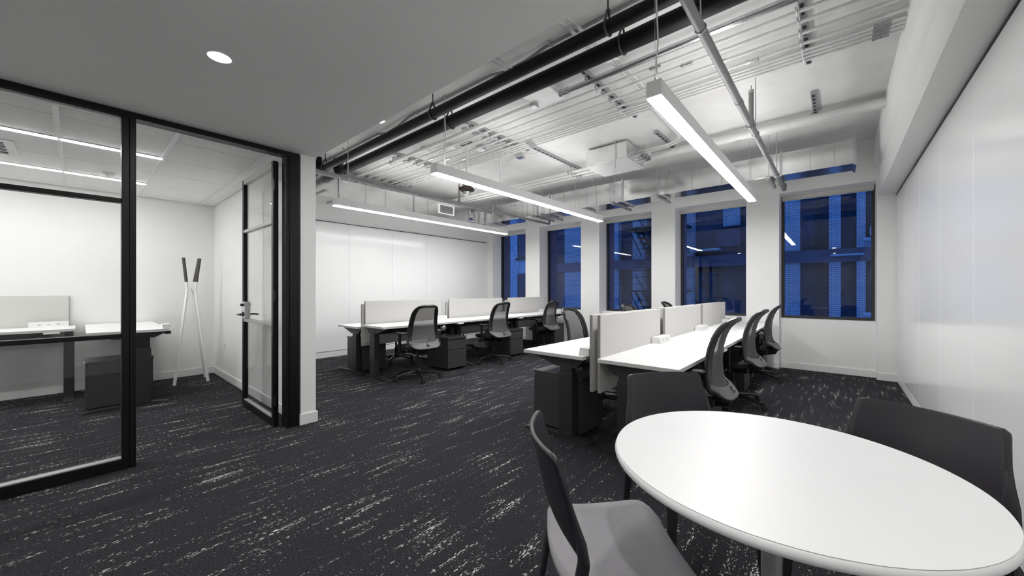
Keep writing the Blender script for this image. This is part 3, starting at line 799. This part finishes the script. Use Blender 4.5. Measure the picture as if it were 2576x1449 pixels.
def make_task_chair():
    t = thing('task_chair', 'c', 'chair')
    zs = [.455 + (1.03 - .455) * i / 34 for i in range(35)]
    mesh_rows = [[back_pt(z, s / 6, .012) for s in range(-6, 7)] for z in zs if z > .50]
    bk = MB().grid(mesh_rows).build('mesh_back', meshb_m, t)
    loop = [back_pt(z, 1, .008) for z in zs] + [back_pt(1.03, s / 5, .008) for s in range(4, -5, -1)] + [back_pt(z, -1, .008) for z in zs[::-1]] + [back_pt(.455, s / 5, .008) for s in range(-4, 5)]
    MB().tube(loop, .020, 8, closed=True).build('back_frame', frame_m, t)
    # inner wide rim of the frame (front-to-back lip)
    rows = []
    for i in range(9):
        rw = []
        for s in range(-10, 11):
            zt_ = .532 + .045 * abs(s / 10) ** 4
            z = .452 + (zt_ - .452) * i / 8
            rw.append(back_pt(z, s / 10, .004, -.008 - .014 * max(0, (.55 - z) / .1)))
        rows.append(rw)
    lo = MB().grid(rows).build('lower_shell', greyback_m, t); solid(lo, .010)
    box('maker_label', (-.2935, -.026, .484), (-.290, .026, .502), zinc_m, lo)
    for sg in (-1, 1):
        rr = [[back_pt(z, sg, .004, 0), back_pt(z, sg, .052, .002)] for z in zs if .50 < z < .98]
        solid(MB().grid(rr).build('side_rim', frame_m, t), .012)
    # seat
    sp = []
    n = 28
    def se(a, rx, ry, p=3.2):
        c_, s_ = cos(a), sin(a)
        return (rx * (abs(c_) ** (2 / p)) * (1 if c_ >= 0 else -1), ry * (abs(s_) ** (2 / p)) * (1 if s_ >= 0 else -1))
    levels = [(.80, .425), (.97, .435), (1.0, .455), (.985, .475), (.90, .487), (.6, .482), (.25, .478)]
    m_ = MB(); m_.round = True; rings = []
    for sc_, z in levels:
        rings.append([m_.bm.verts.new((.03 + se(2 * pi * j / n, .245, .245)[0] * sc_, se(2 * pi * j / n, .245, .245)[1] * sc_, z + (-.012 if se(2 * pi * j / n, 1, 1)[0] > .8 and z > .46 else 0))) for j in range(n)])
    for A_, B_ in zip(rings, rings[1:]):
        for j in range(n): m_.bm.faces.new((A_[j], A_[(j + 1) % n], B_[(j + 1) % n], B_[j]))
    m_.bm.faces.new(rings[0][::-1]); m_.bm.faces.new(rings[-1])
    m_.build('seat', seatf_m, t)
    MB().box((-.17, -.10, .36), (.13, .10, .428), .02).build('tilt_mechanism', blackpl_m, t)
    MB().tube([(.03, .10, .39), (.03, .25, .385)], .007, 8).cyl((.03, .25, .385), (.03, .30, .385), .016, 10).build('tilt_lever', blackpl_m, t)
    MB().tube([(-.12, 0, .40), (-.22, 0, .42), (-.250, 0, .47), (-.240, 0, .52)], [.03, .032, .026, .018], 10, sy=1.8).build('back_support', frame_m, t)
    for sg in (-1, 1):
        m_ = MB().tube([(-.02, sg * .20, .40), (-.02, sg * .265, .405), (-.025, sg * .285, .45), (-.03, sg * .285, .655)], [.020, .022, .020, .016], 10, sy=1.3)
        a_ = m_.build('arm_post', blackpl_m, t)
        MB().box((-.15, sg * .285 - .042, .650), (.11, sg * .285 + .042, .675), .012, 3).build('arm_pad', blackpl_m, a_)
    MB().cyl((0, 0, .12), (0, 0, .25), .028, 16).cyl((0, 0, .25), (0, 0, .37), .016, 16).build('gas_column', frame_m, t)
    MB().lathe([(0, .075), (.05, .08), (.055, .12), (.035, .145), (0, .145)], 20).build('hub', blackpl_m, t)
    for k in range(5):
        a = 2 * pi * k / 5 + .3
        lg = MB().tube([(.03 * cos(a), .03 * sin(a), .112), (.18 * cos(a), .18 * sin(a), .098), (.315 * cos(a), .315 * sin(a), .072)], [.026, .022, .017], 8, sy=.8).build('leg', frame_m, t)
        c_ = Vector((.325 * cos(a + .03), .325 * sin(a + .03), .03)); tv = Vector((-sin(a + .6), cos(a + .6), 0))
        m_ = MB()
        for s_ in (-1, 1): m_.cyl(c_ + tv * (s_ * .006), c_ + tv * (s_ * .024), .029, 16)
        m_.cyl(c_, c_ + Vector((0, 0, .045)), .009, 8)
        m_.build('caster', rubber_m, lg)
    return t
tc_ = make_task_chair()
TC = [(-.865, 3.20, pi + .02, 'black mesh task chair nearest the round table, right side of the near bench'), (-.865, 4.72, pi - .04, 'black mesh task chair in the middle on the right side of the near bench'), (-.875, 6.22, pi + .03, 'black mesh task chair nearest the windows on the right side of the near bench'),
      (-2.03, 3.665, .05, 'grey-backed mesh task chair facing the camera at the left side of the near bench'), (-2.03, 5.22, -.03, 'task chair with only its grey top showing over the near bench dividers'), (-2.00, 6.76, .02, 'task chair with only its dark top showing over the far dividers of the near bench'),
      (-4.47, 3.13, pi - .10, 'black mesh task chair at the near aisle-side desk of the far left bench'), (-4.54, 4.73, pi - .02, 'black mesh task chair at the middle aisle-side desk of the far left bench'), (-4.56, 6.26, pi + .04, 'black mesh task chair at the far aisle-side desk of the far left bench'),
      (-5.80, 3.62, .06, 'task chair at the near wall-side desk behind the far left bench'), (-5.85, 5.22, .1, 'task chair at the middle wall-side desk behind the far left bench'), (-5.80, 6.66, -.05, 'task chair at the window end of the wall side of the far left bench')]
for i, (x, y, rz, lb) in enumerate(TC):
    if i == 0:
        tc_.location = (x, y, 0); tc_.rotation_euler = (0, 0, rz); tc_['label'] = lb; tc_['group'] = 'mesh task chairs'
    else: place(tc_, (x, y, 0), rz, lb, 'mesh task chairs')

# ================================================================ SMALL OFFICE
def office_desk_return():
    t = thing('sit_stand_desk', 'white desk end in the small office standing out from the wall', 'desk', (-7.10, .05, 0), 0, 'small office desks')
    L, D, zt = 1.48, .61, .82
    MB().box((0, 0, zt - .028), (L, D, zt - .0015), .0015).build('desktop_edge', edge_m, t)
    MB().box((.0005, .0005, zt - .0015), (L - .0005, D - .0005, zt), .0004, 1).build('desktop', desk_m, t)
    for xx in (.16, L - .07):
        m_ = MB().box((xx - .042, .33, .03), (xx + .042, .47, zt - .20), .004); lo = m_.build('leg', graph_m, t)
        MB().box((xx - .034, .338, zt - .20), (xx + .034, .462, zt - .06), .003).build('inner_column', blackpl_m, lo)
        MB().prism([(.03, zt - .029), (.58, zt - .029), (.58, zt - .045), (.50, zt - .09), (.20, zt - .09), (.03, zt - .045)], 'x', xx - .03, xx + .03).build('bracket', graph_m, lo, smooth=False)
        MB().prism([(-.03, .002), (.61, .002), (.61, .014), (.50, .032), (.08, .032), (-.03, .014)], 'x', xx - .038, xx + .038).build('foot', graph_m, lo, smooth=False)
    box('cross_beam', (.2, .36, zt - .085), (L - .12, .44, zt - .03), graph_m, t, .003)
    box('cable_clip', (L - .16, D - .03, zt - .06), (L - .02, D + .02, zt - .03), blackpl_m, t, .004)
office_desk_return()
t = build_desk(-7.07, -1.55, 1, 1.53, .815, 'white desk along the back wall of the small office', 'small office desks', 1.36)
build_divider(-7.098, -1.5, -.075, .85, 'pale felt divider against the back wall of the small office', 'small office divider')
power_box(-7.03, -.225, .815, 1, 'white power box on the wall desk of the small office')
t = thing('power_box', 'small white power box on the corner of the small office desk end', 'power outlet', (-5.70, .665, .82), pi / 2, 'desk power boxes')
MB().box((-.06, -.06, 0), (.012, .06, .05), .006).build('body', whitepl_m, t)
box('socket', (-.0, -.02, .018), (.0125, .02, .034), edge_m, t)
place(ped, (-5.95, .045, 0), -pi / 2, 'charcoal pedestal with key under the small office desk end', 'drawer pedestals')

# coat rack
t = thing('coat_rack', 'white pinched three-leg coat rack with dark peg tops in the office corner', 'coat rack', (-6.62, 1.0, 0))
feet = [((.08, -.18), (.012, -.042), (.04, -.085)), ((.12, .16), (.012, .042), (.04, .085)), ((-.22, .19), (-.012, .02), (-.10, .10))]
for f0, nd, tp_ in feet:
    a = Vector((*f0, .0)); b = Vector((*nd, 1.255)); c_ = Vector((*tp_, 1.68)); m1 = b.lerp(c_, .24)
    lg = MB().tube([a, b, m1], [.017, .0165, .0165], 4, sy=1.0).build('leg', rackw_m, t, smooth=False)
    MB().tube([m1, c_], .0175, 4).build('peg', rackd_m, lg, smooth=False)
m_ = MB().box((-.02, -.04, 1.235), (.02, .04, 1.275), .003); m_.build('joint_block', rackw_m, t)
MB().cyl((.02, 0, 1.255), (.024, 0, 1.255), .006, 10).build('bolt', zinc_m, t)
# wall plates
t = thing('wall_outlet', 'white wall outlet low on the small office side wall', 'outlet', (-6.47, 1.345, .455))
box('plate', (-.035, -.006, -.058), (.035, 0, .058), whitepl_m, t, .003)
for z in (-.022, .022): box('receptacle', (-.016, -.0075, z - .014), (.016, -.006, z + .014), edge_m, t)

# ================================================================ ROUND TABLE AND CHAIRS
t = thing('round_table', 'round white pedestal table in the right foreground', 'table', (-.148, 1.369, 0))
R0 = .456
MB().lathe([(0, .7385), (R0 - .012, .7385), (R0 - .006, .740), (0, .740)], 96).build('tabletop', tabletop_m, t, ang=20)
MB().lathe([(0, .704), (R0 - .04, .704), (R0 - .012, .710), (R0 - .002, .718), (R0, .726), (R0 - .003, .735), (R0 - .008, .739), (0, .7384)], 96).build('edge_band', tabletop_m, t, ang=60)
MB().lathe([(0, .02), (.027, .02), (.027, .69), (.0, .69)], 32).build('post', tpost_m, t)
MB().lathe([(.0, .69), (.11, .69), (.11, .703), (0, .703)], 32).build('mounting_plate', tpost_m, t)
MB().lathe([(0, .0), (.215, .0), (.217, .006), (.10, .018), (.035, .024), (0, .024)], 48).build('base', tpost_m, t)

def make_plastic_chair():
    t = thing('plastic_chair', 'c', 'chair')
    # backrest panel, forward = +x
    rows = []
    n = 30; m = 20
    for i in range(n + 1):
        q = i / n; z = .53 + .27 * q
        hw = .235 - .030 * q
        if q > .93: e = (q - .93) / .07; hw -= .016 * (1 - sqrt(max(0, 1 - e * e)))
        xx = -.205 - .050 * q - .012 * q * q
        rows.append([(xx + .060 * (s * hw / .235) ** 2, s * hw, z - .0 + .018 * (0 if q > .25 else (1 - q / .25)) * (1 - s * s) * 2) for s in [(-1 + 2 * k / m) for k in range(m + 1)]])
    solid(MB().grid(rows).build('backrest', plum_m, t), .012)
    # side stiles joining backrest, seat and rear legs
    for sg in (-1, 1):
        m_ = MB().tube([(-.1965, sg * .211, .72), (-.1735, sg * .220, .64), (-.157, sg * .226, .58), (-.150, sg * .227, .53), (-.157, sg * .216, .47), (-.165, sg * .212, .43), (-.20, sg * .215, .22), (-.235, sg * .222, .0)], [.004, .012, .022, .026, .027, .025, .019, .014], 10, sy=.62)
        m_.build('rear_leg', plum_m, t)
        m_ = MB().tube([(.155, sg * .178, .400), (.172, sg * .188, .37), (.195, sg * .203, .2), (.205, sg * .212, 0)], [.026, .024, .018, .013], 10, sy=.8)
        m_.build('front_leg', plum_m, t)
    rows = []
    for i in range(19):
        q = i / 18; xx = -.19 + .415 * q
        z = .437 - .012 * sin(pi * min(1, q * 1.15)) - (.0 if q < .78 else .05 * ((q - .78) / .22) ** 2)
        hw = .190 + .024 * sin(pi * min(1, q * 1.2) * .6)
        if q > .9: hw -= .035 * ((q - .9) / .1) ** 2
        if q < .1: hw -= .02 * ((.1 - q) / .1) ** 2
        rows.append([(xx + (.0 if q > .2 else -.02 * (1 - s * s) * (1 - q / .2)), s * hw, z + .012 * abs(s) ** 3 - .006 * (1 - s * s)) for s in [(-1 + 2 * k / 14) for k in range(15)]])
    solid(MB().grid(rows).build('seat', plums_m, t), .014, -1)
    MB().box((-.13, -.18, .385), (.15, .18, .402), .006).build('seat_frame', plum_m, t)
    return t
pc = make_plastic_chair()
PC = [(-.548, 1.140, radians(43), 'dark plum plastic chair seen side-on at the left of the round table'),
      (-.535, 1.913, radians(-41.4), 'dark plum plastic chair behind the round table, in front of the desk bench'),
      (.132, 1.866, radians(-120.8), 'dark plum plastic chair behind the round table by the right wall'),
      (.20, .79, radians(124), 'dark plum plastic chair mostly hidden below the near edge of the round table')]
for i, (x, y, rz, lb) in enumerate(PC):
    if i == 0:
        pc.location = (x, y, 0); pc.rotation_euler = (0, 0, rz); pc['label'] = lb; pc['group'] = 'plastic chairs around the table'
    else: place(pc, (x, y, 0), rz, lb, 'plastic chairs around the table')

# ================================================================ OUTSIDE
struct(box('ground_outside', (-30, 7.9, -6.2), (14, 30, -6.0), ground_m))
YB = 11.5
bl = thing('brick_building', 'blue dusk-lit brick building with piers across the alley', 'building', (0, YB, -6))
def bb(name, x0, z0, x1, z1, y0, y1, m): return box(name, (x0, y0, z0 + 6), (x1, y1, z1 + 6), m, bl)
bb('wall', -8.2, -6, 9, 13, .22, .6, bay_m)
for x0, x1 in ((-7.43, -6.45), (-5.54, -5.36), (-4.89, -4.50), (-3.35, -3.08), (-1.75, -.672), (-.129, .082), (.349, .50), (.95, 1.6), (2.3, 3.0)):
    bb('brick_pier', x0, -6, x1, 13, 0, .22, brick_l)
for z in (-1.35, 1.90, 5.15, 8.4):
    bb('string_course', -8.2, z, 9, z + .30, -.04, .24, band_m)
bb('brick_panel', .5, 2.2, .95, 2.42, .02, .22, brick_l); bb('brick_panel', .5, .55, .95, .75, .02, .22, brick_l)
for z0, z1 in ((2.42, 3.75), (.75, 1.85)):
    wn = bb('window', .52, z0, .93, z1, .12, .2, winf_m)
    box('pane', (.56, .10, z0 + 6.05), (.89, .12, (z0 + z1) / 2 + 5.98), MATS['dark_bay'], wn); box('pane', (.56, .10, (z0 + z1) / 2 + 6.02), (.89, .12, z1 + 5.95), MATS['dark_bay'], wn)
    bb('window_sill', .46, z0 - .07, .99, z0, -.06, .2, block_m)
ac = bb('air_conditioner', .56, 2.45, .86, 2.65, -.12, .12, mat('ac_case', (.42, .44, .5), .6, var=.05)); box('ac_grille', (.59, -.125, 8.48), (.83, -.12, 8.62), graph_m, ac)
bb('ledge', -.10, 2.03, .47, 2.07, -.16, 0, block_m); bb('ledge', -3.1, 2.34, -2.41, 2.39, -.16, .22, block_m)
bb('light_panel', -2.36, 3.0, -1.95, 5.0, .12, .22, brick_l); bb('sign_plate', -2.55, 2.45, -1.96, 2.9, .15, .22, band_m)
wn = bb('window', -3.06, .85, -2.44, 1.80, .14, .22, winf_m)
for a, b, c_, d in ((-3.02, .9, -2.78, 1.3), (-2.74, .9, -2.48, 1.3), (-3.02, 1.34, -2.78, 1.75), (-2.74, 1.34, -2.48, 1.75)):
    box('pane', (a, .12, b + 6), (c_, .14, d + 6), MATS['dark_bay'], wn)
bb('wall_pipe', -.35, -6, -.31, 13, .14, .2, iron_m)

st = thing('stone_building', 'pale blue stone-block building with dark windows at the left end of the alley', 'building', (-8.2, YB - .6, -6))
def sb(name, x0, z0, x1, z1, y0, y1, m, parent=st): return box(name, (x0 + 8.2, y0, z0 + 6), (x1 + 8.2, y1, z1 + 6), m, parent)
sb('wall', -14, -6, -8.2, 13, .1, .6, block_m)
# blocks of the visible quoin strip
k = 0; z = .2
while z < 4.0:
    off = .10 if k % 2 else 0
    for x0 in (-9.75 + off, -9.48 + off):
        sb('stone_block', x0, z, x0 + .255, z + .20, .08, .101, block_m)
    z += .215; k += 1
for z0, z1 in ((.60, 1.86), (2.45, 3.7), (4.6, 5.8)):
    wn = sb('window', -9.20, z0, -8.50, z1, .05, .102, winf_m)
    box('pane', (-9.14 + 8.2, .04, z0 + 6.06), (-8.56 + 8.2, .052, (z0 + z1) / 2 + 5.98), MATS['dark_bay'], wn); box('pane', (-9.14 + 8.2, .04, (z0 + z1) / 2 + 6.02), (-8.56 + 8.2, .052, z1 + 5.94), MATS['dark_bay'], wn)
    sb('window_sill', -9.26, z0 - .07, -8.44, z0, -.02, .1, rust_m)

fe = thing('fire_escape', 'dark iron fire escape with stairs and landings outside the third window', 'fire escape', (-4.3, 10.5, -6))
def ft(name, pts, r, parent=fe): return MB().tube([(x + 4.3, y - 10.5, z + 6) for x, y, z in pts], r, 6).build(name, iron_m, parent)
def landing(x0, x1, z):
    l = box('landing', (x0 + 4.3, 0, z + 6 - .05), (x1 + 4.3, .95, z + 6), iron_m, fe)
    for k in range(3): ft('rail', [(x0, 10.5, z + .18 + k * .19), (x1, 10.5, z + .18 + k * .19)], .012, fe)
    n_ = 4
    for k in range(n_): ft('rail_post', [(x0 + (x1 - x0) * k / (n_ - 1), 10.5, z), (x0 + (x1 - x0) * k / (n_ - 1), 10.5, z + .58)], .014, fe)
    for xx in (x0 + .1, x1 - .1):
        ft('brace', [(xx, 10.52, z - .05), (xx, 11.45, z - .75)], .016, fe)
landing(-4.68, -3.1, 3.06); landing(-4.68, -3.1, 1.24); landing(-4.68, -3.1, -.9)
def stair(x0, z0, x1, z1, n_):
    for y in (10.60, 11.10): ft('stringer', [(x0, y, z0), (x1, y, z1)], .028, fe)
    for k in range(n_):
        q = (k + .5) / n_; x = x0 + (x1 - x0) * q; z = z0 + (z1 - z0) * q
        box('tread', (x + 4.3 - .09, .10, z + 6 - .01), (x + 4.3 + .09, .60, z + 6 + .012), iron_m, fe)
    ft('handrail', [(x0, 10.60, z0 + .5), (x1, 10.60, z1 + .5)], .014, fe)
stair(-4.42, 3.0, -3.55, 1.24, 11); stair(-4.42, 1.2, -3.3, -.9, 12)
ft('ladder_cable', [(-4.64, 10.48, 3.0), (-4.60, 10.48, 2.3)], .012, fe)
